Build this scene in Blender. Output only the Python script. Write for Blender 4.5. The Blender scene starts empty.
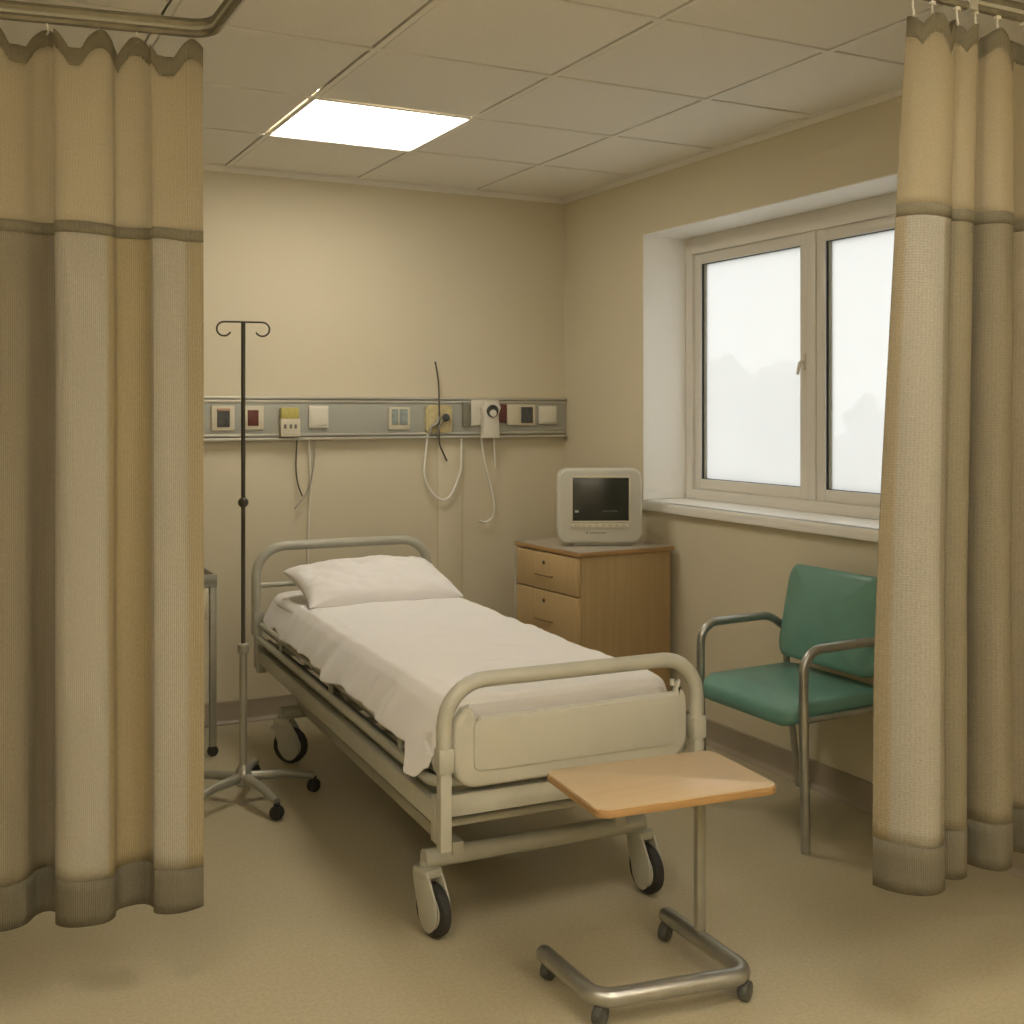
import bpy, bmesh, math, random
from math import sin, cos, pi, radians, atan, sqrt
from mathutils import Vector, Matrix, noise
random.seed(4)
C = bpy.context.scene.collection
V = Vector

# ------------------------------------------------------------------ materials
def newmat(name):
    m = bpy.data.materials.new(name); m.use_nodes = True
    nt = m.node_tree; b = nt.nodes['Principled BSDF']
    return m, nt, b
def simple(name, col, rough=.5, metal=0, bump=0, bscale=200, var=0, vscale=6, spec=None, coat=0, sheen=0):
    m, nt, b = newmat(name)
    b.inputs['Base Color'].default_value = (*col, 1)
    b.inputs['Roughness'].default_value = rough
    b.inputs['Metallic'].default_value = metal
    if spec is not None: b.inputs['Specular IOR Level'].default_value = spec
    if coat: b.inputs['Coat Weight'].default_value = coat
    if sheen: b.inputs['Sheen Weight'].default_value = sheen
    tc = nt.nodes.new('ShaderNodeTexCoord')
    if var:
        n = nt.nodes.new('ShaderNodeTexNoise'); n.inputs['Scale'].default_value = vscale; n.inputs['Detail'].default_value = 5
        r = nt.nodes.new('ShaderNodeValToRGB')
        r.color_ramp.elements[0].position = .3; r.color_ramp.elements[1].position = .7
        r.color_ramp.elements[0].color = (*[c*(1-var) for c in col], 1)
        r.color_ramp.elements[1].color = (*[min(1, c*(1+var)) for c in col], 1)
        nt.links.new(tc.outputs['Object'], n.inputs['Vector']); nt.links.new(n.outputs['Fac'], r.inputs['Fac'])
        nt.links.new(r.outputs['Color'], b.inputs['Base Color'])
    if bump:
        n = nt.nodes.new('ShaderNodeTexNoise'); n.inputs['Scale'].default_value = bscale; n.inputs['Detail'].default_value = 3
        bp = nt.nodes.new('ShaderNodeBump'); bp.inputs['Strength'].default_value = bump; bp.inputs['Distance'].default_value = .002
        nt.links.new(tc.outputs['Object'], n.inputs['Vector']); nt.links.new(n.outputs['Fac'], bp.inputs['Height'])
        nt.links.new(bp.outputs['Normal'], b.inputs['Normal'])
    return m
def emis(name, col, s):
    m, nt, b = newmat(name)
    b.inputs['Base Color'].default_value = (*col, 1)
    b.inputs['Emission Color'].default_value = (*col, 1); b.inputs['Emission Strength'].default_value = s
    return m
def wood(name, c1, c2, rough=.4, axis=2, scale=1.0):
    m, nt, b = newmat(name)
    b.inputs['Roughness'].default_value = rough
    tc = nt.nodes.new('ShaderNodeTexCoord'); mp = nt.nodes.new('ShaderNodeMapping')
    s = [60*scale]*3; s[axis] = 2.0*scale
    mp.inputs['Scale'].default_value = s
    n = nt.nodes.new('ShaderNodeTexNoise'); n.inputs['Scale'].default_value = 1; n.inputs['Detail'].default_value = 6; n.inputs['Distortion'].default_value = .4
    r = nt.nodes.new('ShaderNodeValToRGB')
    r.color_ramp.elements[0].position = .25; r.color_ramp.elements[1].position = .75
    r.color_ramp.elements[0].color = (*c1, 1); r.color_ramp.elements[1].color = (*c2, 1)
    nt.links.new(tc.outputs['Object'], mp.inputs['Vector']); nt.links.new(mp.outputs['Vector'], n.inputs['Vector'])
    nt.links.new(n.outputs['Fac'], r.inputs['Fac']); nt.links.new(r.outputs['Color'], b.inputs['Base Color'])
    return m

WALL = simple('wall paint', (.645, .585, .435), .75, bump=.12, bscale=350, var=.02, vscale=2)
CEIL = simple('ceiling tile', (.83, .80, .735), .9, bump=.4, bscale=160, var=.025, vscale=120)
GRID = simple('ceiling grid metal', (.80, .77, .70), .5)
BASEB = simple('vinyl skirting', (.33, .28, .205), .45, var=.06, vscale=4)
WHITE = simple('white gloss paint', (.90, .88, .83), .35, bump=.05, bscale=60)
UPVC = simple('window plastic', (.72, .69, .62), .3)
GASKET = simple('black rubber gasket', (.03, .035, .04), .6)
CREAM = simple('cream painted steel', (.43, .42, .345), .34, var=.05, vscale=12, coat=.15)
CREAM2 = simple('cream moulded plastic', (.48, .465, .385), .42, var=.03, vscale=8)
BLUEG = simple('blue grey steel', (.20, .21, .19), .5, var=.15, vscale=14)
STEEL = simple('brushed steel', (.43, .43, .40), .32, .85, var=.08, vscale=30)
STAND = simple('painted stand metal', (.35, .34, .28), .38, .35, var=.06, vscale=20)
DARKM = simple('dark steel', (.09, .08, .06), .35, .6)
RUBBER = simple('black rubber', (.025, .023, .02), .6, bump=.1)
LINEN = simple('white cotton', (.80, .78, .765), .85, bump=.35, bscale=900, sheen=.2)
TEAL = simple('teal vinyl upholstery', (.145, .315, .255), .40, bump=.15, bscale=500, var=.06, vscale=10, coat=.08)
TUBE = simple('clear plastic tube', (.80, .78, .70), .3)
WIRE = simple('dark wire', (.10, .09, .07), .5)
WOODS = wood('oak veneer side', (.38, .265, .12), (.44, .315, .155), .45, 2)
WOODD = wood('oak veneer drawer', (.46, .325, .155), (.52, .375, .19), .45, 2)
WOODT = wood('beech laminate', (.50, .37, .21), (.55, .405, .24), .3, 0, .8)
EDGE = wood('beech edge', (.33, .19, .07), (.40, .24, .10), .4, 0, .8)
GREYTOP = simple('grey laminate', (.36, .32, .25), .28, var=.05, vscale=20)
PLATE = simple('ivory plastic plate', (.62, .57, .43), .4)
PLATE2 = simple('white plastic plate', (.70, .665, .56), .4)
RAILP = simple('grey enamelled panel', (.40, .40, .345), .4, var=.04, vscale=5)
RAILA = simple('aluminium strip', (.55, .53, .45), .3, .4)
YEL = simple('yellow translucent plastic', (.50, .44, .13), .35, var=.1, vscale=60)
REDP = simple('dark red plastic', (.13, .035, .025), .4)
DKP = simple('charcoal plastic', (.07, .072, .065), .35, var=.3, vscale=80)
BLUP = simple('blue grey glass', (.30, .345, .32), .2, var=.15, vscale=50)
SCREEN = simple('dark monitor screen', (.035, .036, .028), .22)
MONP = simple('off white monitor plastic', (.56, .54, .45), .4)
MONP2 = simple('pale monitor panel', (.60, .56, .42), .4)
GREYINK = simple('grey ink', (.16, .15, .12), .5)
DIFF = emis('light diffuser', (1, .925, .80), 12.0)

DIFFUP = emis('fill light diffuser upper', (1, .925, .80), 48.0)

def floor_mat():
    m, nt, b = newmat('speckled vinyl floor')
    tc = nt.nodes.new('ShaderNodeTexCoord')
    n = nt.nodes.new('ShaderNodeTexNoise'); n.inputs['Scale'].default_value = 90; n.inputs['Detail'].default_value = 4
    r = nt.nodes.new('ShaderNodeValToRGB'); e = r.color_ramp.elements
    e[0].position = .35; e[0].color = (.42, .37, .245, 1); e[1].position = .62; e[1].color = (.475, .42, .285, 1)
    n2 = nt.nodes.new('ShaderNodeTexNoise'); n2.inputs['Scale'].default_value = 1.3; n2.inputs['Detail'].default_value = 3
    mx = nt.nodes.new('ShaderNodeMixRGB'); mx.blend_type = 'MULTIPLY'; mx.inputs['Fac'].default_value = .25
    r2 = nt.nodes.new('ShaderNodeValToRGB'); r2.color_ramp.elements[0].color = (.8, .78, .74, 1)
    L = nt.links.new
    L(tc.outputs['Object'], n.inputs['Vector']); L(tc.outputs['Object'], n2.inputs['Vector'])
    L(n.outputs['Fac'], r.inputs['Fac']); L(n2.outputs['Fac'], r2.inputs['Fac'])
    L(r.outputs['Color'], mx.inputs['Color1']); L(r2.outputs['Color'], mx.inputs['Color2'])
    L(mx.outputs['Color'], b.inputs['Base Color'])
    b.inputs['Roughness'].default_value = .38; b.inputs['Specular IOR Level'].default_value = .35
    bp = nt.nodes.new('ShaderNodeBump'); bp.inputs['Strength'].default_value = .03; bp.inputs['Distance'].default_value = .002
    L(n.outputs['Fac'], bp.inputs['Height']); L(bp.outputs['Normal'], b.inputs['Normal'])
    return m
FLOOR = floor_mat()

def fabric_mat(name, stops, transp=0.0, transl=.35, rib=300, honey=False):
    """woven curtain cloth: vertical colour bands, painted fold light included, by the UV's U (metres along the cloth)"""
    m, nt, b = newmat(name); L = nt.links.new
    out = nt.nodes['Material Output']
    b.inputs['Roughness'].default_value = .9; b.inputs['Specular IOR Level'].default_value = .15
    uv = nt.nodes.new('ShaderNodeUVMap')
    sp = nt.nodes.new('ShaderNodeSeparateXYZ'); L(uv.outputs['UV'], sp.inputs['Vector'])
    r = nt.nodes.new('ShaderNodeValToRGB'); cr = r.color_ramp
    while len(cr.elements) > 1: cr.elements.remove(cr.elements[-1])
    cr.elements[0].position = stops[0][0]; cr.elements[0].color = (*stops[0][1], 1)
    for p, c in stops[1:]:
        e = cr.elements.new(p); e.color = (*c, 1)
    L(sp.outputs['X'], r.inputs['Fac'])
    # weave
    mp = nt.nodes.new('ShaderNodeMapping'); mp.inputs['Scale'].default_value = (rib, rib*.35, 1)
    L(uv.outputs['UV'], mp.inputs['Vector'])
    n = nt.nodes.new('ShaderNodeTexNoise'); n.inputs['Scale'].default_value = 1; n.inputs['Detail'].default_value = 2
    L(mp.outputs['Vector'], n.inputs['Vector'])
    w = nt.nodes.new('ShaderNodeTexWave'); w.bands_direction = 'X'; w.inputs['Scale'].default_value = .35; w.inputs['Distortion'].default_value = .8
    L(mp.outputs['Vector'], w.inputs['Vector'])
    h = w.outputs['Fac']
    if honey:
        vo = nt.nodes.new('ShaderNodeTexVoronoi'); vo.inputs['Scale'].default_value = 150; vo.inputs['Randomness'].default_value = .25
        L(uv.outputs['UV'], vo.inputs['Vector']); h = vo.outputs['Distance']
    ad = nt.nodes.new('ShaderNodeMath'); ad.operation = 'ADD'; L(n.outputs['Fac'], ad.inputs[0]); L(h, ad.inputs[1])
    bp = nt.nodes.new('ShaderNodeBump'); bp.inputs['Strength'].default_value = .45; bp.inputs['Distance'].default_value = .003
    L(ad.outputs[0], bp.inputs['Height']); L(bp.outputs['Normal'], b.inputs['Normal'])
    mul = nt.nodes.new('ShaderNodeMixRGB'); mul.blend_type = 'MULTIPLY'; mul.inputs['Fac'].default_value = .30
    L(r.outputs['Color'], mul.inputs['Color1']); L(n.outputs['Fac'], mul.inputs['Color2'])
    gm = nt.nodes.new('ShaderNodeMixRGB'); gm.blend_type = 'MULTIPLY'; gm.inputs['Fac'].default_value = .22
    L(mul.outputs['Color'], gm.inputs['Color1']); L(h, gm.inputs['Color2'])
    L(gm.outputs['Color'], b.inputs['Base Color'])
    tl = nt.nodes.new('ShaderNodeBsdfTranslucent'); L(gm.outputs['Color'], tl.inputs['Color'])
    mx = nt.nodes.new('ShaderNodeMixShader'); mx.inputs['Fac'].default_value = transl
    L(b.outputs['BSDF'], mx.inputs[1]); L(tl.outputs['BSDF'], mx.inputs[2])
    res = mx.outputs[0]
    if transp:
        tr = nt.nodes.new('ShaderNodeBsdfTransparent'); m2 = nt.nodes.new('ShaderNodeMixShader'); m2.inputs['Fac'].default_value = transp
        L(res, m2.inputs[1]); L(tr.outputs[0], m2.inputs[2]); res = m2.outputs[0]
    L(res, out.inputs['Surface'])
    return m

def glass_mat():
    m, nt, b = newmat('window glass with outdoor haze'); L = nt.links.new
    out = nt.nodes['Material Output']
    tr = nt.nodes.new('ShaderNodeBsdfTransparent'); tr.inputs['Color'].default_value = (.97, .98, .98, 1)
    tl = nt.nodes.new('ShaderNodeBsdfTranslucent'); tl.inputs['Color'].default_value = (.80, .80, .80, 1)
    gl = nt.nodes.new('ShaderNodeBsdfGlossy'); gl.inputs['Roughness'].default_value = .03
    m1 = nt.nodes.new('ShaderNodeMixShader'); m1.inputs['Fac'].default_value = .75  # fog outdoors is put into the pane as a translucent share
    L(tr.outputs[0], m1.inputs[1]); L(tl.outputs[0], m1.inputs[2])
    m2 = nt.nodes.new('ShaderNodeMixShader'); m2.inputs['Fac'].default_value = .04
    L(m1.outputs[0], m2.inputs[1]); L(gl.outputs[0], m2.inputs[2]); L(m2.outputs[0], out.inputs['Surface'])
    return m
GLASS = glass_mat()

# ------------------------------------------------------------------ mesh helpers
class MB:
    def __init__(s): s.bm = bmesh.new()
    def box(s, a, b, M=None, bev=0, seg=2):
        t = bmesh.new(); bmesh.ops.create_cube(t, size=1)
        sx, sy, sz = [abs(b[i]-a[i]) for i in range(3)]; c = [(a[i]+b[i])/2 for i in range(3)]
        for v in t.verts: v.co = V((v.co.x*sx+c[0], v.co.y*sy+c[1], v.co.z*sz+c[2]))
        if bev: bmesh.ops.bevel(t, geom=t.edges[:], offset=min(bev, .49*min(sx, sy, sz)), segments=seg, affect='EDGES', profile=.5)
        return s._merge(t, M)
    def _merge(s, t, M=None):
        if M is not None: bmesh.ops.transform(t, matrix=M, verts=t.verts)
        me = bpy.data.meshes.new('t'); t.to_mesh(me); t.free(); s.bm.from_mesh(me); bpy.data.meshes.remove(me); return s
    def tube(s, pts, r, fil=0, n=14, cap=True, M=None, flat=None):
        pts = [V(p) for p in pts]
        if fil:
            out = [pts[0]]
            for i in range(1, len(pts)-1):
                p, a, b = pts[i], pts[i-1], pts[i+1]
                da = (a-p); db = (b-p); f = min(fil, da.length*.48, db.length*.48)
                A = p+da.normalized()*f; B = p+db.normalized()*f
                ang = da.angle(db)
                if ang > pi-.02: out.append(p); continue
                # true arc
                half = ang/2; R = f*math.tan(half); cdir = (da.normalized()+db.normalized()).normalized()
                O = p+cdir*(f/cos(half)); k = 8
                va, vb = A-O, B-O
                for j in range(k+1):
                    t = j/k; w = va.lerp(vb, t)
                    th = va.angle(vb)
                    w = (va*sin((1-t)*th)+vb*sin(t*th))/sin(th) if th > 1e-4 else w
                    out.append(O+w)
            out.append(pts[-1]); pts = out
        t = bmesh.new(); rings = []
        d = (pts[1]-pts[0]).normalized()
        up = V((0, 0, 1)) if abs(d.z) < .9 else V((1, 0, 0))
        nx = d.cross(up).normalized(); 
        for i, p in enumerate(pts):
            if 0 < i < len(pts)-1: dd = ((pts[i]-pts[i-1]).normalized()+(pts[i+1]-pts[i]).normalized()).normalized()
            elif i == 0: dd = d
            else: dd = (pts[i]-pts[i-1]).normalized()
            nx = (nx-dd*nx.dot(dd)).normalized(); ny = dd.cross(nx)
            rr = r[i] if isinstance(r, (list, tuple)) else r
            rings.append([t.verts.new(p+nx*rr*cos(2*pi*k/n)+ny*rr*sin(2*pi*k/n)) for k in range(n)])
        for a, b in zip(rings, rings[1:]):
            for k in range(n): t.faces.new((a[k], a[(k+1) % n], b[(k+1) % n], b[k]))
        if cap: t.faces.new(list(reversed(rings[0]))); t.faces.new(rings[-1])
        return s._merge(t, M)
    def lathe(s, prof, n=24, M=None):
        """profile [(r,z)] about Z"""
        t = bmesh.new(); rings = []
        for r, z in prof:
            rings.append([t.verts.new((max(r, 1e-5)*cos(2*pi*k/n), max(r, 1e-5)*sin(2*pi*k/n), z)) for k in range(n)])
        for a, b in zip(rings, rings[1:]):
            for k in range(n): t.faces.new((a[k], a[(k+1) % n], b[(k+1) % n], b[k]))
        t.faces.new(list(reversed(rings[0]))); t.faces.new(rings[-1])
        bmesh.ops.remove_doubles(t, verts=t.verts, dist=1e-5)
        bmesh.ops.recalc_face_normals(t, faces=t.faces)
        return s._merge(t, M)
    def prism(s, poly, h0, h1, M=None, bev=0, seg=2):
        """polygon in XY extruded z h0..h1"""
        t = bmesh.new(); vs = [t.verts.new((x, y, h0)) for x, y in poly]; f = t.faces.new(vs)
        r = bmesh.ops.extrude_face_region(t, geom=[f])
        for g in r['geom']:
            if isinstance(g, bmesh.types.BMVert): g.co.z = h1
        bmesh.ops.recalc_face_normals(t, faces=t.faces)
        if bev:
            es = [e for e in t.edges if abs(e.verts[0].co.z-e.verts[1].co.z) < 1e-6]
            bmesh.ops.bevel(t, geom=es, offset=bev, segments=seg, affect='EDGES', profile=.5)
        return s._merge(t, M)
    def sphere(s, c, r, n=16, sc=(1, 1, 1)):
        t = bmesh.new(); bmesh.ops.create_uvsphere(t, u_segments=n, v_segments=n//2+2, radius=r)
        for v in t.verts: v.co = V((v.co.x*sc[0]+c[0], v.co.y*sc[1]+c[1], v.co.z*sc[2]+c[2]))
        return s._merge(t)
    def grid(s, nu, nv, fn, uvfn=None):
        t = bmesh.new(); vs = [[t.verts.new(fn(i/nu, j/nv)) for j in range(nv+1)] for i in range(nu+1)]
        uvl = t.loops.layers.uv.new('UVMap')
        for i in range(nu):
            for j in range(nv):
                f = t.faces.new((vs[i][j], vs[i+1][j], vs[i+1][j+1], vs[i][j+1]))
                if uvfn:
                    for l, (a, b) in zip(f.loops, ((i, j), (i+1, j), (i+1, j+1), (i, j+1))): l[uvl].uv = uvfn(a/nu, b/nv)
        s.bm.free(); s.bm = t; return s
    def build(s, name, mat, parent=None, smooth=True, sharp=35, loc=None, rot=None):
        me = bpy.data.meshes.new(name); s.bm.normal_update(); s.bm.to_mesh(me); s.bm.free()
        me.materials.append(mat)
        if smooth:
            for p in me.polygons: p.use_smooth = True
            try: me.set_sharp_from_angle(angle=radians(sharp))
            except Exception: pass
        o = bpy.data.objects.new(name, me); C.objects.link(o)
        if parent: o.parent = parent
        if loc: o.location = loc
        if rot: o.rotation_euler = rot
        return o
def rrect(x0, y0, x1, y1, r, n=6):
    P = []
    for cx, cy, a in ((x1-r, y1-r, 0), (x0+r, y1-r, 90), (x0+r, y0+r, 180), (x1-r, y0+r, 270)):
        for k in range(n+1):
            t = radians(a+90*k/n); P.append((cx+r*cos(t), cy+r*sin(t)))
    return P
def empty(name, loc=(0, 0, 0), rz=0):
    o = bpy.data.objects.new(name, None); C.objects.link(o); o.location = loc; o.rotation_euler = (0, 0, rz)
    o.empty_display_size = .1; return o
def tag(o, label=None, cat=None, group=None, kind=None):
    if label: o['label'] = label
    if cat: o['category'] = cat
    if group: o['group'] = group
    if kind: o['kind'] = kind
    return o
def struct(o): o['kind'] = 'structure'; return o
RX = lambda a: Matrix.Rotation(a, 4, 'X')
RY = lambda a: Matrix.Rotation(a, 4, 'Y')
RZ = lambda a: Matrix.Rotation(a, 4, 'Z')
T = lambda *v: Matrix.Translation(V(v))

# ------------------------------------------------------------------ camera
H = 1.5; FPX = 1150.0
cd = bpy.data.cameras.new('camera'); cam = bpy.data.objects.new('camera', cd); C.objects.link(cam)
cd.sensor_width = 36; cd.lens = FPX/1024*36; cd.shift_y = -(512-410)/1024; cd.clip_start = .05
cam.location = (0, 0, H); cam.rotation_euler = (pi/2, 0, -atan(592/FPX))
bpy.context.scene.camera = cam

# ------------------------------------------------------------------ room shell
XR, YB, ZC = 3.169, 5.528, 2.67
XL, YF = -1.5, -1.6
WY0, WY1, WZ0, WZ1, WD = 3.0, 4.745, 1.03, 2.365, .27   # window opening
struct(MB().box((XL-.2, YF-.2, -.15), (XR+.5, YB+.2, 0)).build('floor', FLOOR, smooth=False))
struct(MB().box((XL-.2, YB, 0), (XR+.5, YB+.2, ZC+.2)).build('wall_back', WALL, smooth=False))
w = MB()
w.box((XR, YF, 0), (XR+WD+.08, WY0, ZC+.2)); w.box((XR, WY1, 0), (XR+WD+.08, YB, ZC+.2))
w.box((XR, WY0, 0), (XR+WD+.08, WY1, WZ0)); w.box((XR, WY0, WZ1), (XR+WD+.08, WY1, ZC+.2))
struct(w.build('wall_right', WALL, smooth=False))
struct(MB().box((XL-.2, YF, 0), (XL, YB, ZC+.2)).build('wall_left', WALL, smooth=False))
struct(MB().box((XL-.2, YF-.2, 0), (XR+.5, YF, ZC+.2)).build('wall_front', WALL, smooth=False))

# ceiling tiles (square lay-in tiles) with the grid between them
gx = [1.312+.662*k for k in range(-5, 3)]; gx = [XL]+[g for g in gx if g > XL+.1]+[XR]
gy = [4.829-.655*k for k in range(0, 10)]; gy = [YB]+[g for g in gy if g > YF+.1]+[YF]; gy = gy[::-1]
ce = MB(); ce.box((XL, YF, ZC+.05), (XR, YB, ZC+.2))
lightcells = []
for i in range(len(gx)-1):
    for j in range(len(gy)-1):
        x0, x1, y0, y1 = gx[i], gx[i+1], gy[j], gy[j+1]
        xm, ym = (x0+x1)/2, (y0+y1)/2
        if (1.3 < xm < 1.98 and 4.1 < ym < 4.85) or ((1.3 < xm < 1.98 or -.05 > xm > -.7) and (.9 < ym < 1.6 or -1.1 < ym < -.4)) : lightcells.append((x0, x1, y0, y1)); continue  # cells behind the viewer hold added, unseen panels for more light
        ce.box((x0+.0155, y0+.0155, ZC), (x1-.0155, y1-.0155, ZC+.04), bev=.003, seg=1)
struct(ce.build('ceiling', CEIL, smooth=False))
g = MB()
for x in gx[1:-1]: g.box((x-.0105, YF, ZC-.003), (x+.0105, YB, ZC+.004))
for y in gy[1:-1]: g.box((XL, y-.0105, ZC-.0035), (XR, y+.0105, ZC+.0035))
struct(g.build('trim_1', GRID, smooth=False))
g = MB()
g.box((XL, YB-.026, ZC-.004), (XR, YB-.0005, ZC-.0005)); g.box((XL, YB-.004, ZC-.03), (XR, YB-.0005, ZC-.004))
g.box((XR-.026, YF, ZC-.004), (XR-.0005, YB-.004, ZC-.0005)); g.box((XR-.004, YF, ZC-.03), (XR-.0005, YB-.004, ZC-.004))
struct(g.build('trim_2', GRID, smooth=False))
# skirting with a coved foot
def skirt(name, a, b, nrm):
    a, b, nrm = V(a), V(b), V(nrm); prof = [(0, .105), (.010, .103), (.012, .09), (.012, .022), (.020, .008), (.035, .002), (.035, 0), (0, 0)]
    m = MB(); t = m.bm
    A = [t.verts.new(a+nrm*p+V((0, 0, z))) for p, z in prof]; B = [t.verts.new(b+nrm*p+V((0, 0, z))) for p, z in prof]
    k = len(prof)
    for i in range(k): t.faces.new((A[i], A[(i+1) % k], B[(i+1) % k], B[i]))
    t.faces.new(A); t.faces.new(B[::-1]); bmesh.ops.recalc_face_normals(t, faces=t.faces)
    struct(m.build(name, BASEB, sharp=50))
skirt('baseboard_back', (XL, YB-.0005, 0), (XR, YB-.0005, 0), (0, -1, 0))
skirt('baseboard_right', (XR-.0005, YF, 0), (XR-.0005, YB-.036, 0), (-1, 0, 0))

# raised vertical conduit covers under the service rail
g = MB(); g.box((2.405, YB-.012, .106), (2.545, YB-.0005, 1.353), bev=.003)
struct(g.build('trim_3', WALL))

# ------------------------------------------------------------------ window
wn = struct(empty('window_1', (XR, (WY0+WY1)/2, WZ0)))
def wp(mb, name, mat, **k): return mb.build(name, mat, wn, **k)
def wl(x, y, z): return (x-XR, y-(WY0+WY1)/2, z-WZ0)
def wbox(m, a, b, bev=.003): m.box(wl(*a), wl(*b), bev=bev)
# reveal lining
m = MB(); FX = XR+WD
wbox(m, (XR+.0005, WY1-.006, WZ0+.03), (FX, WY1-.0005, WZ1-.0005), .001)
wbox(m, (XR+.0005, WY0+.0005, WZ0+.03), (FX, WY0+.006, WZ1-.0005), .001)
wbox(m, (XR+.0005, WY0+.006, WZ1-.006), (FX, WY1-.006, WZ1-.0005), .001)
wp(m, 'reveal_lining', WHITE, smooth=False)
m = MB(); wbox(m, (XR-.035, WY0-.05, WZ0-.018), (XR-.0005, WY1+.005, WZ0+.028), .006)
wbox(m, (XR-.036, WY0+.001, WZ0+.002), (FX+.02, WY1-.001, WZ0+.028), .004)
wp(m, 'window_sill', WHITE)
# outer frame
fz0, fz1 = WZ0+.028, WZ1-.006; fy0, fy1 = WY0+.006, WY1-.006; ym = 3.832
m = MB(); FW = .055
for a, b in (((FX-.02, fy1-FW, fz0), (FX+.05, fy1, fz1)), ((FX-.02, fy0, fz0), (FX+.05, fy0+FW, fz1)),
             ((FX-.02, fy0+FW, fz0), (FX+.05, fy1-FW, fz0+.05)), ((FX-.02, fy0+FW, fz1-.085), (FX+.05, fy1-FW, fz1)),
             ((FX-.012, ym-.026, fz0+.05), (FX+.05, ym+.026, fz1-.085))): wbox(m, a, b)
wp(m, 'window_frame', UPVC)
iz0, iz1 = fz0+.05, fz1-.085
for (a0, a1) in ((ym+.026, fy1-FW), (fy0+FW, ym-.026)):
    m = MB(); S = .052
    x0, x1 = FX-.004, FX+.04
    wbox(m, (x0, a1-S, iz0), (x1, a1, iz1)); wbox(m, (x0, a0, iz0), (x1, a0+S, iz1))
    wbox(m, (x0, a0+S, iz0), (x1, a1-S, iz0+S)); wbox(m, (x0, a0+S, iz1-S), (x1, a1-S, iz1))
    sash = wp(m, 'sash', UPVC)
    m = MB(); g0, g1, h0, h1 = a0+S, a1-S, iz0+S, iz1-S; q = .004
    for a, b in (((x0+.008, g1-q, h0), (x1-.008, g1, h1)), ((x0+.008, g0, h0), (x1-.008, g0+q, h1)), ((x0+.008, g0, h0), (x1-.008, g1, h0+q*.5)), ((x0+.008, g0, h1-q*.5), (x1-.008, g1, h1))): wbox(m, a, b, 0)
    m.build('gasket', GASKET, sash, smooth=False)
    m = MB(); wbox(m, (x0+.016, g1-q-.016, h0+.002), (x1-.01, g1-q, h1-.002), .001); m.build('glazing_spacer', RAILP, sash)
    m = MB(); wbox(m, (FX+.018, g0+.002, h0+.002), (FX+.023, g1-.002, h1-.002), 0)
    m.build('pane', GLASS, sash, smooth=False)
m = MB(); hy, hz = ym+.026+.024, 1.71
m.box(wl(FX-.012, hy-.012, hz-.035), wl(FX-.004, hy+.012, hz+.035), bev=.004)
m.tube([wl(FX-.012, hy, hz), wl(FX-.03, hy, hz), wl(FX-.034, hy+.01, hz-.055)], .007, fil=.01, n=10)
wp(m, 'window_handle', PLATE2)

# ------------------------------------------------------------------ ceiling lights
for k, (x0, x1, y0, y1) in enumerate(lightcells):
    e = empty('ceiling_light', ((x0+x1)/2, (y0+y1)/2, ZC))
    far = y0 > 3
    tag(e, 'square lit white panel light set in the tiled ceiling above the bed' if far else 'added unseen square panel lighting the near part of the room, behind the viewer', 'ceiling light', None if far else 'added ceiling panels behind the viewer')
    a, b = (x1-x0)/2-.006, (y1-y0)/2-.006
    m = MB()
    for p, q in (((-a, -b), (a, -b+.007)), ((-a, b-.007), (a, b)), ((-a, -b+.007), (-a+.007, b-.007)), ((a-.007, -b+.007), (a, b-.007))):
        m.box((*p, .001), (*q, .03))
    m.build('frame', GRID, e, smooth=False)
    MB().box((-a+.007, -b+.007, .006), (a-.007, b-.007, .012)).build('diffuser', DIFF, e, smooth=False)

for k, (x, y) in enumerate(((.35, -.55), (1.75, -.55))):  # added fill lights, out of view, to brighten ceiling and curtains
    e = empty('added_fill_light', (x, y, 2.24)); tag(e, ('long white up-and-down added fill light put unseen behind the viewer, nearer the left wall', 'long white up-and-down added fill light put unseen behind the viewer, nearer the window wall')[k], 'added fill light')
    m = MB(); m.box((-.62, -.07, 0), (-.60, .07, .05), bev=.003); m.box((.60, -.07, 0), (.62, .07, .05), bev=.003)
    m.box((-.60, -.07, .0), (.60, -.062, .05)); m.box((-.60, .062, 0), (.60, .07, .05)); m.build('housing', WHITE, e)
    MB().box((-.598, -.060, .004), (.598, .060, .012)).build('lower_diffuser', DIFF, e, smooth=False)
    MB().box((-.598, -.060, .038), (.598, .060, .046)).build('upper_diffuser', DIFFUP, e, smooth=False)
    for h in (-.4, .4): MB().tube([(h, 0, .046), (h, 0, ZC-2.24-.001)], .003, n=6).build('suspension_wire', STEEL, e)

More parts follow.
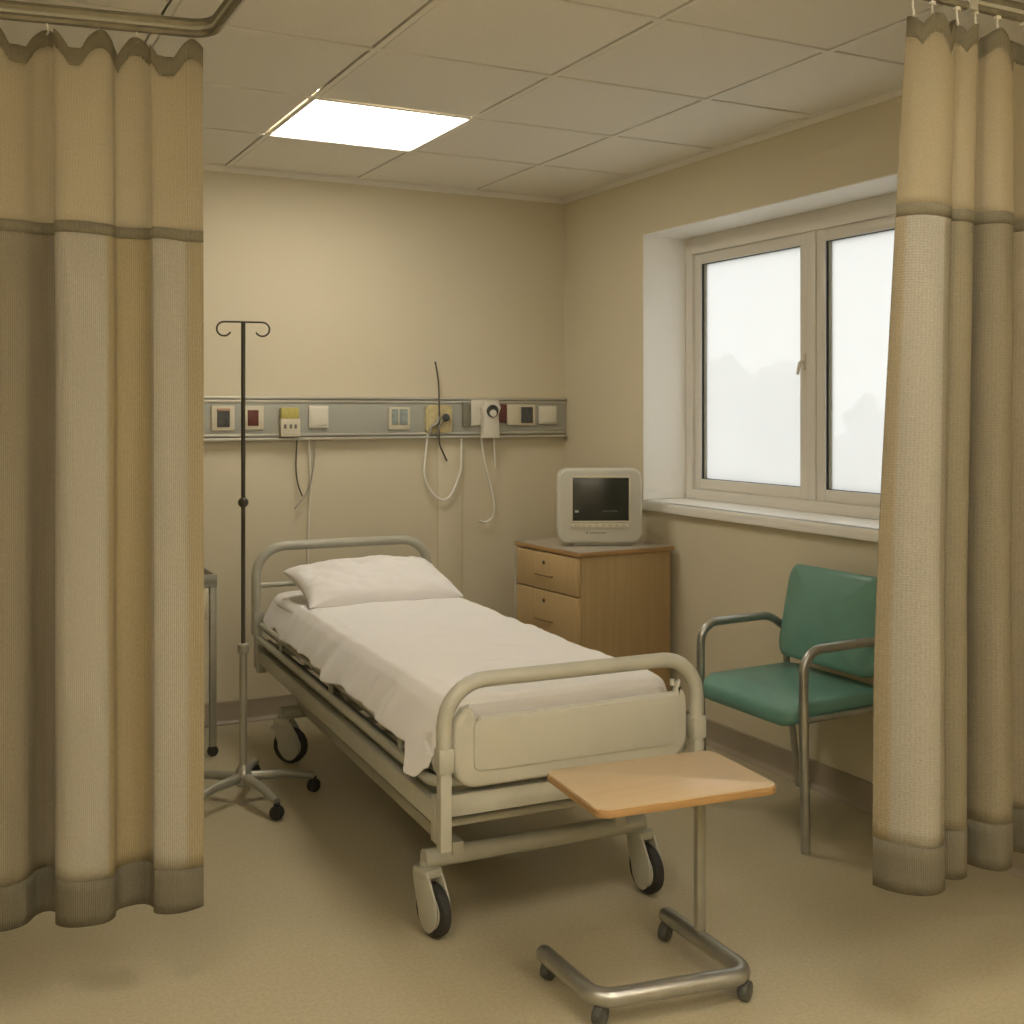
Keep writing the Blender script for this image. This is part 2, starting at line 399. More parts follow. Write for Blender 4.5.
# ------------------------------------------------------------------ outside: misty trees and ground
GROUND = simple('wet grass', (.20, .22, .15), .95, var=.2, vscale=.3)
LEAF = simple('grey green foliage', (.27, .285, .25), .95, var=.25, vscale=1.5)
BARK = simple('bark', (.12, .10, .08), .9)
MB().box((XR+3, -40, -3.2), (90, 90, -3)).build('ground_outside', GROUND, smooth=False)['kind'] = 'structure'
tspots = [(20, 25, 5.6, 'leftmost'), (22, 21.5, 4.8, 'second'), (21, 17.5, 5.2, 'third'), (24, 30.5, 6.2, 'behind'), (25.5, 13.2, 4.6, 'right')]
tlab = ['pale misty tree outside the left window pane, nearest its frame', 'low misty tree in the middle of the left window pane', 'misty tree seen through the glass near the window handle', 'taller misty tree behind at the left edge of the glass', 'misty tree seen through the right window pane']
for k, (x, y, h, _) in enumerate(tspots):
    e = empty('misty_tree', (x, y, -3)); tag(e, tlab[k], 'tree', 'misty trees outside the window')
    MB().tube([(0, 0, 0), (.1, 0, h*.35), (0, .1, h*.7)], [.2, .15, .08], n=8).build('trunk', BARK, e)
    m = MB(); rn = random.Random(k)
    for q in range(26):
        a = rn.uniform(0, 2*pi); rr = rn.uniform(0, 1.7); zz = rn.uniform(.35, .95)*h
        m.sphere((rr*cos(a), rr*sin(a), zz), rn.uniform(.5, 1.0)*(1.15-.5*zz/h), 10)
    o = m.build('crown', LEAF, e)
    for v in o.data.vertices: v.co += V((1, 1, 1))*noise.noise(v.co*1.8)*.3
    
# ------------------------------------------------------------------ privacy curtains
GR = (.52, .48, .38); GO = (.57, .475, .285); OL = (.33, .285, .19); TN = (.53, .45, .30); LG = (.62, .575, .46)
def curve_fn(keys):
    """smooth interpolation through (t, v) keys"""
    def f(t):
        if t <= keys[0][0]: return keys[0][1]
        for (a, va), (b, vb) in zip(keys, keys[1:]):
            if t <= b:
                s = (t-a)/(b-a); s = s*s*(3-2*s); return va+(vb-va)*s
        return keys[-1][1]
    return f
def curtain(name, label, path, top, z_net, z_band, z_hem, stops, flare, hooks, group, honey, tops=None):
    """path: list of (x, y) plan points of the hanging folds at the hem; top: function x->y at the rail"""
    root = empty(name, (path[0][0], path[0][1], 0)); tag(root, label, 'curtain', group)
    # resample the plan curve (Catmull-Rom)
    P = [V((x, y, 0)) for x, y in path]; Q = []
    for i in range(len(P)-1):
        p0, p1, p2, p3 = P[max(i-1, 0)], P[i], P[i+1], P[min(i+2, len(P)-1)]
        for k in range(10):
            t = k/10
            q = .5*((2*p1)+(-p0+p2)*t+(2*p0-5*p1+4*p2-p3)*t*t+(-p0+3*p1-3*p2+p3)*t**3); Q.append(q)
    Q.append(P[-1]); L = [0]
    for a, b in zip(Q, Q[1:]): L.append(L[-1]+(b-a).length)
    tot = L[-1]; N = len(Q)-1
    def plan(s):
        x = s*N; i = min(int(x), N-1); return Q[i].lerp(Q[i+1], x-i)
    def arc(s):
        x = s*N; i = min(int(x), N-1); return L[i]+(L[i+1]-L[i])*(x-i)
    def pos(s, z):
        p = plan(s); f = (top-z)/(top-z_hem)         # 0 at rail, 1 at hem
        amp = .42+.58*min(1, f*1.3)
        yt = tops(p.x)
        y = yt+(p.y-yt)*amp
        y += .006*noise.noise(V((p.x*9, z*1.3, 2)))
        x = p.x+flare(p.x)*max(0, 1-f)**1.9+.004*noise.noise(V((p.x*5, z*1.5, 7)))
        return V((x, y, z))-root.location
    def topz(s):   # scalloped between hooks
        p = plan(s); d = min(abs(p.x+flare(p.x)-h) for h in hooks)
        return top-.006-min(.052, .052*min(1, (d/.045)**2) if d < .045 else .052+.0*d)+.004*noise.noise(V((p.x*40, 0, 0)))
    def sheetpart(nm, mat, z0f, z1f, nv, off=0, parent=root, thick=.0012):
        def fn(u, v):
            za, zb = z0f(u), z1f(u); q = pos(u, za+(zb-za)*v); q.y -= off; return q
        def uvf(u, v): return (arc(u)/tot, v*(z1f(u)-z0f(u)))
        o = MB().grid(N*1, nv, fn, uvf).build(nm, mat, parent, sharp=180)
        sm = o.modifiers.new('th', 'SOLIDIFY'); sm.thickness = thick; sm.offset = 0
        return o
    wav = lambda s, a: a*noise.noise(V((plan(s).x*7, 3.3, a*50)))
    net = fabric_mat(name+' net', [(0, (.74, .64, .43)), (.3, (.84, .74, .53)), (.5, (.76, .66, .45)), (.8, (.86, .77, .56)), (1, (.74, .64, .43))], transp=.30, transl=.4, rib=420)
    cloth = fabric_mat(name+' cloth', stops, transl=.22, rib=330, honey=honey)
    dk = fabric_mat(name+' band', [(0, (.34, .30, .20)), (1, (.36, .32, .215))], transp=.04, transl=.2, rib=300)
    dk2 = fabric_mat(name+' hem', [(0, (.255, .23, .165)), (.5, (.23, .205, .14)), (1, (.255, .23, .165))], transl=.15, rib=300)
    zb = lambda s: z_band+wav(s, .018)
    zn = lambda s: z_net+wav(s, .014)
    sheetpart('heading_tape', dk, lambda s: topz(s)-.05+wav(s, .012), topz, 3)
    sheetpart('net_panel', net, lambda s: zn(s), lambda s: topz(s)-.046+wav(s, .012), 16)
    sheetpart('seam_band', dk, lambda s: zn(s)-.025, lambda s: zn(s)+.004, 2, .0022)
    sheetpart('cloth_panel', cloth, lambda s: zb(s), zn, 40)
    sheetpart('hem_band', dk2, lambda s: z_hem+wav(s, .008), lambda s: zb(s)+.003, 4, .0016)
    for h in hooks:
        m = MB(); yy = tops(h)
        m.tube([(h, yy, top+.02), (h, yy, top+.004), (h+.004, yy, top-.012), (h, yy-.003, top-.02)], .0028, n=6)
        m.box((h-.008, yy-.006, top+.018), (h+.008, yy+.006, top+.028), bev=.002)
        m.build('curtain_hook', PLATE2, root, loc=-root.location)
    return root
ZT = 2.452
# left: local y follows the folds (near folds hang towards the viewer)
lp = [(-.62, 3.10), (-.54, 3.00), (-.46, 3.09), (-.38, 3.13), (-.30, 3.02), (-.22, 2.97), (-.13, 3.03), (-.07, 3.14), (.00, 3.12), (.06, 3.03), (.12, 2.99),
      (.165, 2.985), (.215, 2.985), (.255, 3.02), (.285, 3.10), (.315, 3.12), (.335, 3.07), (.322, 2.985), (.345, 2.93), (.385, 2.915), (.43, 2.925), (.455, 2.965),
      (.468, 3.03), (.50, 3.055), (.535, 3.055), (.552, 3.01), (.548, 2.955), (.575, 2.93), (.62, 2.93), (.655, 2.945), (.668, 2.955)]
lst = [(0, TN), (.2, GR), (.40, TN), (.46, (.45, .41, .31)), (.52, (.46, .40, .28)), (.575, (.40, .345, .24)), (.66, (.37, .315, .215)), (.685, GR), (.70, LG), (.80, LG), (.808, GO), (.895, GO), (.902, LG), (.968, LG), (.978, TN), (1, GO)]  # cool fold fronts and warm valleys: their light painted into the cloth
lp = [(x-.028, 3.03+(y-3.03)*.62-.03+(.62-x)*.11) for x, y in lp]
curtain('privacy_curtain', 'privacy curtain with net top and fold light painted in tan and grey, at the left beside the drip stand', lp, ZT, 1.955, .347, .244, lst,
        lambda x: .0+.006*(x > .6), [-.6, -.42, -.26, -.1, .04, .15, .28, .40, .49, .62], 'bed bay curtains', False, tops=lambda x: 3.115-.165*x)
# right
rp = [(2.063, 2.09), (2.067, 2.065), (2.075, 2.038), (2.09, 2.011), (2.115, 1.985), (2.145, 1.975), (2.178, 1.982), (2.21, 2.005), (2.217, 2.04), (2.222, 2.07), (2.238, 2.06), (2.255, 2.03), (2.286, 2.015), (2.317, 2.027), (2.33, 2.06), (2.345, 2.10),
      (2.368, 2.10), (2.375, 2.05), (2.395, 2.01), (2.424, 2.0), (2.465, 2.015), (2.485, 2.06), (2.50, 2.12), (2.535, 2.13), (2.555, 2.08), (2.579, 2.022), (2.625, 1.998), (2.68, 2.02), (2.71, 2.09), (2.75, 2.13), (2.80, 2.07), (2.86, 2.0), (2.93, 2.04), (2.98, 2.12), (3.05, 2.10), (3.12, 2.02)]
rst = [(0, TN), (.024, TN), (.030, (.55, .515, .42)), (.098, (.55, .515, .42)), (.102, (.43, .385, .285)), (.125, (.40, .35, .245)), (.15, OL), (.19, (.39, .34, .23)), (.22, (.39, .34, .23)), (.26, OL), (.31, (.36, .31, .21)), (.37, (.38, .33, .225)), (.42, OL), (.5, TN), (.7, GR), (.85, TN), (1, GR)]  # bright front fold and shaded valleys painted into the cloth colour
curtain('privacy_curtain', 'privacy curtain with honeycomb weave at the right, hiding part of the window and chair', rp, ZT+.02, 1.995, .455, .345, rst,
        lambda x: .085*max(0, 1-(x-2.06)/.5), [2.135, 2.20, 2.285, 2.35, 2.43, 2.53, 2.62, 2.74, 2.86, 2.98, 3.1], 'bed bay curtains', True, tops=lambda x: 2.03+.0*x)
# rails
TRK = simple('aged aluminium track', (.25, .23, .17), .4, .55, var=.15, vscale=30)
def track(label, pts, z, hangers, fil):
    e = empty('curtain_track', (pts[0][0], pts[0][1], z)); tag(e, label, 'curtain track', 'ceiling hung curtain tracks')
    L = lambda p, dz=0: (p[0]-pts[0][0], p[1]-pts[0][1], dz)
    m = MB()
    for dz, r in ((.022, .013), (-.004, .011)): m.tube([L(p, dz) for p in pts], r, fil=fil, n=8)
    m.build('rail', TRK, e)
    m = MB(); m.tube([L(p, .009) for p in pts], .0115, fil=fil, n=6); m.build('rail_web', CREAM, e)
    for h in hangers:
        m = MB(); m.tube([L(h, .03), L(h, ZC-z-.001)], .006, n=8); m.lathe([(.02, 0), (.02, .006)], 16, T(*L(h, ZC-z-.008)))
        m.box((h[0]-pts[0][0]-.012, h[1]-pts[0][1]-.018, -.018), (h[0]-pts[0][0]+.012, h[1]-pts[0][1]+.018, .037), bev=.003)
        m.build('ceiling_hanger', RAILA, e)
    return e
track('grey metal curtain track hung above the left curtain, bending towards the viewer', [(XL+.01, 3.362), (.672, 3.004), (.668, 1.0), (.668, YF+.01)], ZT+.022, [(-.5, 3.197), (.10, 3.099), (.668, 1.6)], .06)
track('grey metal curtain track hung above the right curtain', [(1.9, 1.2), (1.95, 2.03), (XR-.01, 2.03)], ZT+.06, [(2.9, 2.03), (2.33, 2.03)], .1)

# ------------------------------------------------------------------ bedhead service rail
rl = empty('service_rail', (2.0, YB-.001, 1.365)); tag(rl, 'long grey and silver bedhead service rail with sockets along the back wall', 'wall rail')
def R(x, z, d=0): return (x-2.0, -d, z-1.365)
def rb(mb, x0, z0, x1, z1, d0, d1, bev=.002): mb.box(R(x0, z0, d0), R(x1, z1, d1), bev=bev); return mb
x0, x1 = .35, 3.163
rb(MB(), x0, 1.368, x1, 1.556, 0, .03, .002).build('back_panel', RAILP, rl)
m = MB(); rb(m, x0, 1.553, x1, 1.566, 0, .042, .004); rb(m, x0, 1.535, x1, 1.549, .02, .036, .003); m.build('top_strip', RAILA, rl)
m = MB(); rb(m, x0, 1.352, x1, 1.366, 0, .046, .004); rb(m, x0, 1.372, x1, 1.384, .02, .04, .003); m.build('bottom_strip', RAILA, rl)
def plate(xa, za, xb, zb, mat, depth=.012, name='socket_plate', lab=None):
    o = rb(MB(), xa, za, xb, zb, .03, .03+depth, .003).build(name, mat, rl)
    if lab: o['label'] = lab
    return o
p = plate(1.226, 1.402, 1.335, 1.52, PLATE, lab='ivory socket with dark insert')
rb(MB(), 1.252, 1.418, 1.312, 1.502, .04, .045).build('socket_insert', DKP, p); rb(MB(), 1.250, 1.495, 1.314, 1.508, .04, .047).build('socket_lip', simple('pink plastic', (.45, .28, .2), .5), p)
p = plate(1.375, 1.405, 1.476, 1.52, PLATE, lab='ivory socket with dark red insert')
rb(MB(), 1.398, 1.424, 1.45, 1.50, .04, .046).build('socket_insert', REDP, p)
p = plate(1.70, 1.412, 1.80, 1.522, PLATE2, .016, 'switch_plate'); rb(MB(), 1.708, 1.424, 1.792, 1.514, .044, .05).build('rocker', PLATE2, p)
p = plate(2.12, 1.40, 2.236, 1.515, PLATE, lab='cream socket with blue grey glass insert'); rb(MB(), 2.135, 1.425, 2.17, 1.505, .04, .046).build('socket_insert', BLUP, p); rb(MB(), 2.178, 1.425, 2.222, 1.505, .04, .046).build('socket_insert', BLUP, p)
plate(2.534, 1.41, 2.572, 1.54, simple('dull olive plastic', (.22, .21, .15), .45), .02, 'gas_outlet')
plate(2.582, 1.418, 2.745, 1.556, PLATE2, .010, 'socket_plate')
plate(2.745, 1.432, 2.79, 1.53, REDP, .018, 'gas_outlet', 'dark red outlet')
plate(2.792, 1.42, 2.862, 1.53, PLATE, .022, 'socket_plate')
p = plate(2.866, 1.418, 2.968, 1.53, PLATE, .010, lab='ivory socket with charcoal insert'); rb(MB(), 2.88, 1.43, 2.95, 1.516, .038, .045).build('socket_insert', DKP, p)
p = plate(2.99, 1.425, 3.10, 1.522, PLATE2, .014, 'switch_plate'); rb(MB(), 3.0, 1.433, 3.09, 1.514, .042, .048).build('rocker', PLATE2, p)

b = empty('plug_adapter', (1.6, YB-.03, 1.37)); tag(b, 'cream plug box with a yellow translucent top clipped on the rail', 'plug box')
MB().box((-.048, -.045, 0), (.048, -.003, .088), bev=.004).build('body', PLATE, b)
MB().box((-.044, -.038, .088), (.044, -.003, .142), bev=.004).build('yellow_cover', YEL, b)
m = MB()
for q in (-.028, 0, .024): m.box((q-.006, -.047, .04), (q+.006, -.045, .06))
m.build('contact_slot', GREYINK, b)

b = empty('suction_regulator', (2.395, YB-.03, 1.38)); tag(b, 'yellowed wall regulator with black knob and tubes on the rail', 'regulator')
MB().prism(rrect(-.075, 0, .075, .145, .025), .002, .022, RX(pi/2), bev=.004).build('body', simple('yellowed plastic', (.56, .475, .25), .45, var=.12, vscale=40), b)
MB().lathe([(.018, 0), (.021, .005), (.02, .02), (.012, .024)], 20, T(.032, -.021, .08)@RX(pi/2)).build('knob', DKP, b)
m = MB(); m.tube([(.0, -.022, .09), (-.02, -.035, .05), (-.05, -.03, .03), (-.055, -.028, -.005)], .008, n=8); m.tube([(.02, -.03, .075), (-.01, -.04, .03), (-.012, -.028, -.01)], .006, n=8)
m.build('hose_stub', simple('smoky plastic', (.28, .26, .2), .4), b)

b = empty('flow_device', (2.682, YB-.042, 1.352)); tag(b, 'white wall device with a round black opening, left of the dark red outlet', 'wall device')
m = MB(); m.prism([(-.05, 0), (.05, 0), (.046, .07), (.042, .12), (.055, .16), (.04, .192), (-.04, .192), (-.055, .16), (-.042, .12), (-.046, .07)], .002, .045, RX(pi/2), bev=.006)
m.build('body', PLATE2, b)
MB().lathe([(.024, 0), (.032, .003), (.034, .012), (.028, .016), (.022, .008)], 24, T(0, -.043, .142)@RX(pi/2)).build('opening_ring', DKP, b)
MB().lathe([(.018, 0), (.020, .012), (.016, .018)], 20, T(0.002, -.045, .130)@RX(pi/2)).build('nozzle', PLATE2, b)

def cable(name, pts, r, mat, label, cat='cable', group=None):
    P = [V(p) for p in pts]; Q = []
    for i in range(len(P)-1):
        p0, p1, p2, p3 = P[max(i-1, 0)], P[i], P[i+1], P[min(i+2, len(P)-1)]
        for k in range(6):
            t = k/6; Q.append(.5*((2*p1)+(-p0+p2)*t+(2*p0-5*p1+4*p2-p3)*t*t+(-p0+3*p1-3*p2+p3)*t**3))
    Q.append(P[-1]); base = P[0].copy()
    o = MB().tube([q-base for q in Q], r, n=8).build(name, mat, loc=base); tag(o, label, cat, group); return o
yc = YB-.032
cable('thin_cable', [(1.644, yc, 1.372), (1.640, yc, 1.28), (1.639, yc, 1.206), (1.65, yc, 1.13), (1.672, yc, 1.075)], .0038, WIRE, 'thin dark cable hanging below the yellow topped plug box')
cable('thin_tube', [(1.735, yc, 1.352), (1.73, yc, 1.25), (1.71, yc, 1.14), (1.68, yc, 1.07), (1.632, yc, 1.018)], .0042, simple('grey tube', (.36, .34, .28), .4), 'grey tube curling left below the blank switch plate')
cable('power_cable', [(1.705, yc+.012, 1.353), (1.712, yc+.012, 1.25), (1.716, yc+.012, 1.12), (1.708, yc+.012, .98), (1.702, yc+.012, .80), (1.70, yc+.012, .4), (1.70, yc+.012, .11)], .0055, PLATE2, 'white cable running straight down the wall behind the bed head')
cable('wire_aerial', [(2.37, yc-.025, 1.75), (2.386, yc-.025, 1.66), (2.392, yc-.025, 1.55), (2.392, yc-.025, 1.40), (2.395, yc-.02, 1.33), (2.42, yc-.01, 1.28), (2.448, yc, 1.235)], .0045, WIRE, 'thin dark wire rising above the service rail from the regulator')
cable('oxygen_tube', [(2.335, yc-.006, 1.376), (2.322, yc-.006, 1.25), (2.318, yc-.006, 1.164), (2.352, yc-.006, 1.082), (2.414, yc-.006, 1.033), (2.47, yc-.006, 1.06), (2.52, yc-.006, 1.175), (2.527, yc-.006, 1.25), (2.527, yc-.006, 1.352)], .0062, TUBE, 'pale tube hanging in a wide loop below the regulator', 'tube')
cable('oxygen_tube', [(2.645, yc, 1.352), (2.668, yc, 1.22), (2.697, yc, 1.11), (2.722, yc, .993), (2.712, yc, .93), (2.675, yc, .905), (2.634, yc, .912)], .0052, TUBE, 'pale tube hanging in a long hook shape below the white wall device', 'tube')
cable('thin_tube', [(2.712, yc-.012, 1.356), (2.722, yc-.006, 1.27), (2.728, yc, 1.19)], .005, TUBE, 'short pale tube end hanging right of the long hooked tube', 'tube')

# ------------------------------------------------------------------ hospital bed
BX, BY, BYAW = 1.640, 2.788, -.045
bed = empty('hospital_bed', (BX, BY, 0), BYAW); tag(bed, 'cream metal hospital bed on castors with rounded head and foot rails', 'bed')
W2, LEN = .399, 2.29
def part(mb, nm, mat, p=bed, **k): return mb.build(nm, mat, p, **k)
# foot and head bows
fb = part(MB().tube([(-W2, 0, .53), (-W2, 0, .772), (W2, 0, .772), (W2, 0, .53)], .0215, fil=.13, n=18), 'foot_rail', CREAM)
hb = part(MB().tube([(-W2-.008, LEN, .50), (-W2-.008, LEN, .888), (W2+.01, LEN, .888), (W2+.01, LEN, .50)], .0215, fil=.13, n=18), 'head_rail', CREAM)
part(MB().tube([(-W2, LEN, .715), (W2, LEN, .715)], .012, n=12), 'head_crossbar', CREAM, hb)
for v, zb_ in ((0, .325), (LEN, .35)):
    for s in (-1, 1):
        m = MB(); m.box((s*W2-.0165, v-.0165, zb_), (s*W2+.0165, v+.0165, .545), bev=.004)
        m.box((s*W2-.0225, v-.0225, .535), (s*W2+.0225, v+.0225, .60), bev=.006)
        part(m, 'post_socket', CREAM)
# moulded foot panel
def footpanel():
    m = MB()
    P = [p for p in rrect(-.372, .478, .372, .705, .07)]
    k = 7
    P = P[:k]+[(.352, .705), (.338, .698), (.332, .672), (.0, .669), (-.306, .666), (-.312, .690), (-.324, .697)][0:]+P[k:]
    P = [p for i, p in enumerate(P) if not (i < 7 and p[0] < .351)]
    P = [p for i, p in enumerate(P) if not (p[1] > .69 and -.32 < p[0] < .30)]
    m.prism(P, -.030, .0, Matrix(((1, 0, 0, 0), (0, 0, 1, .035), (0, 1, 0, 0), (0, 0, 0, 1))), bev=.012, seg=3)
    return m
fp = part(footpanel(), 'foot_panel', CREAM2)
MP = Matrix(((1, 0, 0, 0), (0, 0, 1, 0), (0, 1, 0, 0), (0, 0, 0, 1)))
part(MB().prism(rrect(-.312, .522, .334, .664, .022), .0, .010, MP, bev=.004), 'panel_inset', CREAM2, fp)
part(MB().tube([(-.298, .006, .668), (-.298, -.004, .668)], .006, n=10), 'edge_clip', RAILA, fp)
part(MB().tube([(.327, .02, .69), (.327, .02, .708)], .007, n=10), 'edge_clip', RAILA, fp)
# mattress platform with side tubes and slats
m = MB(); m.box((-.385, .075, .515), (.385, LEN-.04, .535), bev=.004); part(m, 'mattress_platform', BLUEG)
for s in (-1, 1):
    part(MB().tube([(s*.37, .09, .549), (s*.395, .13, .549), (s*.395, LEN-.06, .549)], .0125, fil=.03, n=10), 'platform_side_tube', CREAM)
    part(MB().tube([(s*.30, .045, .492), (s*.408, .055, .492), (s*.408, LEN-.05, .492)], .015, fil=.05, n=12), 'side_tube', CREAM)
    for k in range(3):
        yy = .35+k*.75
        part(MB().box((s*.40-.006, yy-.012, .492), (s*.40+.006, yy+.012, .55), bev=.003), 'side_bracket', CREAM)
part(MB().tube([(-.31, .045, .492), (.31, .045, .492)], .015, n=12), 'end_tube', CREAM)
# upper frame beams
for s in (-1, 1):
    part(MB().box((s*.392-.017, .035, .378), (s*.392+.017, LEN-.03, .44), bev=.005), 'side_beam', CREAM)
    part(MB().box((s*.372-.010, .07, .436), (s*.372+.010, LEN-.07, .484), bev=.003), 'side_channel', BLUEG)
for v in (.052, LEN-.05):
    part(MB().box((-.372, v-.02, .398), (.372, v+.02, .458), bev=.005), 'end_beam', CREAM)
for s in (-1, 1):
    for v in (.045, LEN-.045):
        part(MB().box((s*.395-.02, v-.02, .335), (s*.395+.02, v+.02, .462), bev=.006), 'corner_bracket', CREAM)
# base frame
for s in (-1, 1):
    part(MB().box((s*.27-.018, .22, .215), (s*.27+.018, 2.03, .255), bev=.004), 'base_beam', CREAM)
for v in (.25, 2.0):
    part(MB().tube([(-.365, v, .210), (.365, v, .210)], .028, n=16), 'base_crossbar', CREAM)
for (va, vb) in ((.34, .86), (1.45, 1.95)):
    for s in (-1, 1):
        part(MB().tube([(s*.20, va, .27), (s*.20, vb, .405)], .014, n=10), 'lift_arm', CREAM)
part(MB().tube([(-.365, .11, .357), (.365, .11, .357)], .012, n=10), 'lift_crossbar', CREAM)
for v, z in ((.34, .32), (.62, .345), (.86, .405), (1.45, .29), (1.95, .405)):
    part(MB().tube([(-.29, v, z), (.29, v, z)], .013, n=10), 'lift_crossbar', CREAM)
part(MB().tube([(0, .9, .36), (0, 1.5, .36)], .03, n=14), 'lift_actuator', BLUEG)
# short legs of the head board frame
for k, (u, v, ang) in enumerate(((-.355, .25, .22), (.355, .25, .10), (-.355, 2.0, .9), (.355, 2.0, .4))):
    c = empty('castor', (u, v, 0), ang); c.parent = bed
    Mw = T(0, -.035, .076)@RY(pi/2)
    MB().lathe([(.05, -.014), (.066, -.017), (.074, -.012), (.076, 0), (.074, .012), (.066, .017), (.05, .014)], 32, Mw).build('tyre', RUBBER, c)
    MB().lathe([(.012, -.02), (.052, -.0175), (.054, -.013), (.054, .013), (.052, .0175), (.012, .02)], 28, Mw).build('wheel_disc', CREAM2, c)
    m = MB()
    fork = [(-.036, .186), (.032, .186), (.036, .165), (.028, .13), (.014, .09), (.002, .045), (-.012, .027), (-.03, .017), (-.047, .017), (-.063, .027), (-.076, .046), (-.083, .066), (-.085, .09), (-.078, .12), (-.055, .16)]
    for s in (-1, 1):
        # side cheeks in the YZ plane
        Mf = Matrix(((0, 0, 1, s*.023), (1, 0, 0, 0), (0, 1, 0, 0), (0, 0, 0, 1)))
        m.prism(fork, -.0035, .0035, Mf, bev=.002)
    m.box((-.03, -.04, .162), (.03, .034, .190), bev=.008)
    m.lathe([(.022, .186), (.022, .2), (.016, .205)], 18)
    m.build('fork', CREAM, c)
    m = MB(); m.box((-.012, .02, .14), (.012, .055, .157), bev=.005); m.build('brake_pedal', CREAM2, c)

# mattress
def superbox(m, x0, x1, y0, y1, z0, z1, r=.03):
    m.box((x0, y0, z0), (x1, y1, z1), bev=r, seg=4); return m
mt = superbox(MB(), -.352, .352, .075, LEN-.05, .5355, .682, .035).build('mattress', LINEN, loc=(BX, BY, 0), rot=(0, 0, BYAW))
tag(mt, 'white covered mattress lying on the hospital bed platform', 'mattress')
# a fitted under-sheet hem hanging down at the head end is part of the mattress cover
def drape(v0, v1, nv, hemf, rise, nudge, footend, amp=1.0):
    # section: from right tuck over the top to the left hem
    def sec(s, v):
        hem = hemf(v)
        # key points (u, z)
        K = [(.366, .60), (.366, .655), (.352, .688), (.325, .697), (-.30, .699), (-.338, .692), (-.362, .662), (-.392, .60), (-.392-max(.0, .60-hem)*.42, min(hem, .597))]
        d = [0]
        for a, b in zip(K, K[1:]): d.append(d[-1]+sqrt((a[0]-b[0])**2+(a[1]-b[1])**2))
        # denser sampling on the left half
        s2 = s
        t = s2*d[-1]
        for i in range(len(d)-1):
            if t <= d[i+1]+1e-9:
                w = (t-d[i])/(d[i+1]-d[i]); a, b = K[i], K[i+1]
                return a[0]+(b[0]-a[0])*w, a[1]+(b[1]-a[1])*w, max(0, (t-d[4])/(d[-1]-d[4]))
        return K[-1][0], K[-1][1], 1
    def fn(s, q):
        v = v0+(v1-v0)*q
        u, z, left = sec(s, v)
        # foot end: roll over the end of the mattress
        vv = v
        if footend and q < .06:
            k = 1-q/.06
            z2 = z-.11*k**1.2*(1 if z > .6 else .3); vv = v0+.012+.03*(1-k)**2 if z > .6 else v; z = z2
        top = 1 if (left == 0 and z > .69) else 0
        n1 = noise.noise(V((u*3.2+5, v*2.2, 1))); n2 = noise.noise(V((u*9+v*6, v*7, 4))); n3 = noise.noise(V((u*3-v*2, v*14+u*5, 9)))
        z += .007*n1+.0045*n2+((.009*max(0, n3)+.007*max(0, .3-abs(noise.noise(V((u*2.2+v*1.1, v*3.1-u*1.7, 12)))*3))) if top else 0)
        if left > 0:
            f = left**1.3
            fold = .8*noise.noise(V((v*4.5+z*3, 2, 3)))+.35*noise.noise(V((v*11+z*6, 5, 3)))+.12*noise.noise(V((v*26, 5, z*9)))
            u -= f*(.010+.034*fold)*amp
            z += f*.012*noise.noise(V((v*6, 7, 1)))
        return V((u+nudge, vv, z+rise))
    return MB().grid(96, nv, fn)
hemA = curve_fn([(0, .56), (.075, .55), (.12, .50), (.17, .492), (.25, .552), (.34, .545), (.55, .545), (.8, .56), (1.05, .55), (1.3, .56), (1.55, .565), (1.8, .56), (2.3, .59)])
sh = drape(.072, 1.80, 190, hemA, .004, 0, True).build('bed_sheet', LINEN, loc=(BX, BY, 0), rot=(0, 0, BYAW), sharp=180)
md = sh.modifiers.new('s', 'SOLIDIFY'); md.thickness = .0035; md.offset = 1
md = sh.modifiers.new('b', 'SUBSURF'); md.levels = 1; md.render_levels = 1
tag(sh, 'creased white top sheet draped over the mattress and hanging down its left side', 'sheet')
hemB = curve_fn([(1.4, .54), (1.8, .555), (2.0, .575), (2.12, .56), (2.3, .585)])
ms = drape(1.35, 2.225, 80, hemB, -.008, .014, False, .4).build('fitted_cover', LINEN, mt, sharp=180)
md = ms.modifiers.new('s', 'SOLIDIFY'); md.thickness = .003; md.offset = 1

# pillow
def pillow():
    N = 48
    def surf(sgn):
        def fn(a, b):
            s, t = a*2-1, b*2-1
            pin = 1-.075*(1-abs(t)**2)*abs(s)**4*1.0; pin2 = 1-.10*(1-abs(s)**2)*abs(t)**4
            x = .345*s*pin; y = .215*t*pin2
            th = max(0, (1-abs(s)**3.2))*max(0, (1-abs(t)**2.8)); h = .088*th**.50
            wr = .015*noise.noise(V((s*3, t*3, 2+sgn)))+.008*noise.noise(V((s*7+t*3, t*8, 6)))-.012*max(0, .25-abs(noise.noise(V((s*2.5+t, t*2-s, 4)))))
            crease = -.022*math.exp(-((s+.72)**2/.02+(t-.25)**2/.10))-.010*math.exp(-((s+.5+.3*t)**2/.006+(t+.1)**2/.3))
            z = sgn*h*(1 if sgn > 0 else .45)+(wr+crease*(sgn > 0))*th**.4
            return V((x, y, z))
        return fn
    m = MB(); a = MB().grid(N, N, surf(1)); b = MB().grid(N, N, surf(-1))
    bmesh.ops.reverse_faces(b.bm, faces=b.bm.faces)
    m._merge(a.bm); m._merge(b.bm); bmesh.ops.remove_doubles(m.bm, verts=m.bm.verts, dist=.0008)
    bmesh.ops.recalc_face_normals(m.bm, faces=m.bm.faces)
    return m
po = pillow().build('pillow', LINEN, sharp=180); po.location = (1.728, 4.665, .752); po.rotation_euler = (radians(13), radians(0), -.02)
md = po.modifiers.new('b', 'SUBSURF'); md.levels = 1; md.render_levels = 1
tag(po, 'plump white pillow lying at the head of the hospital bed', 'pillow')

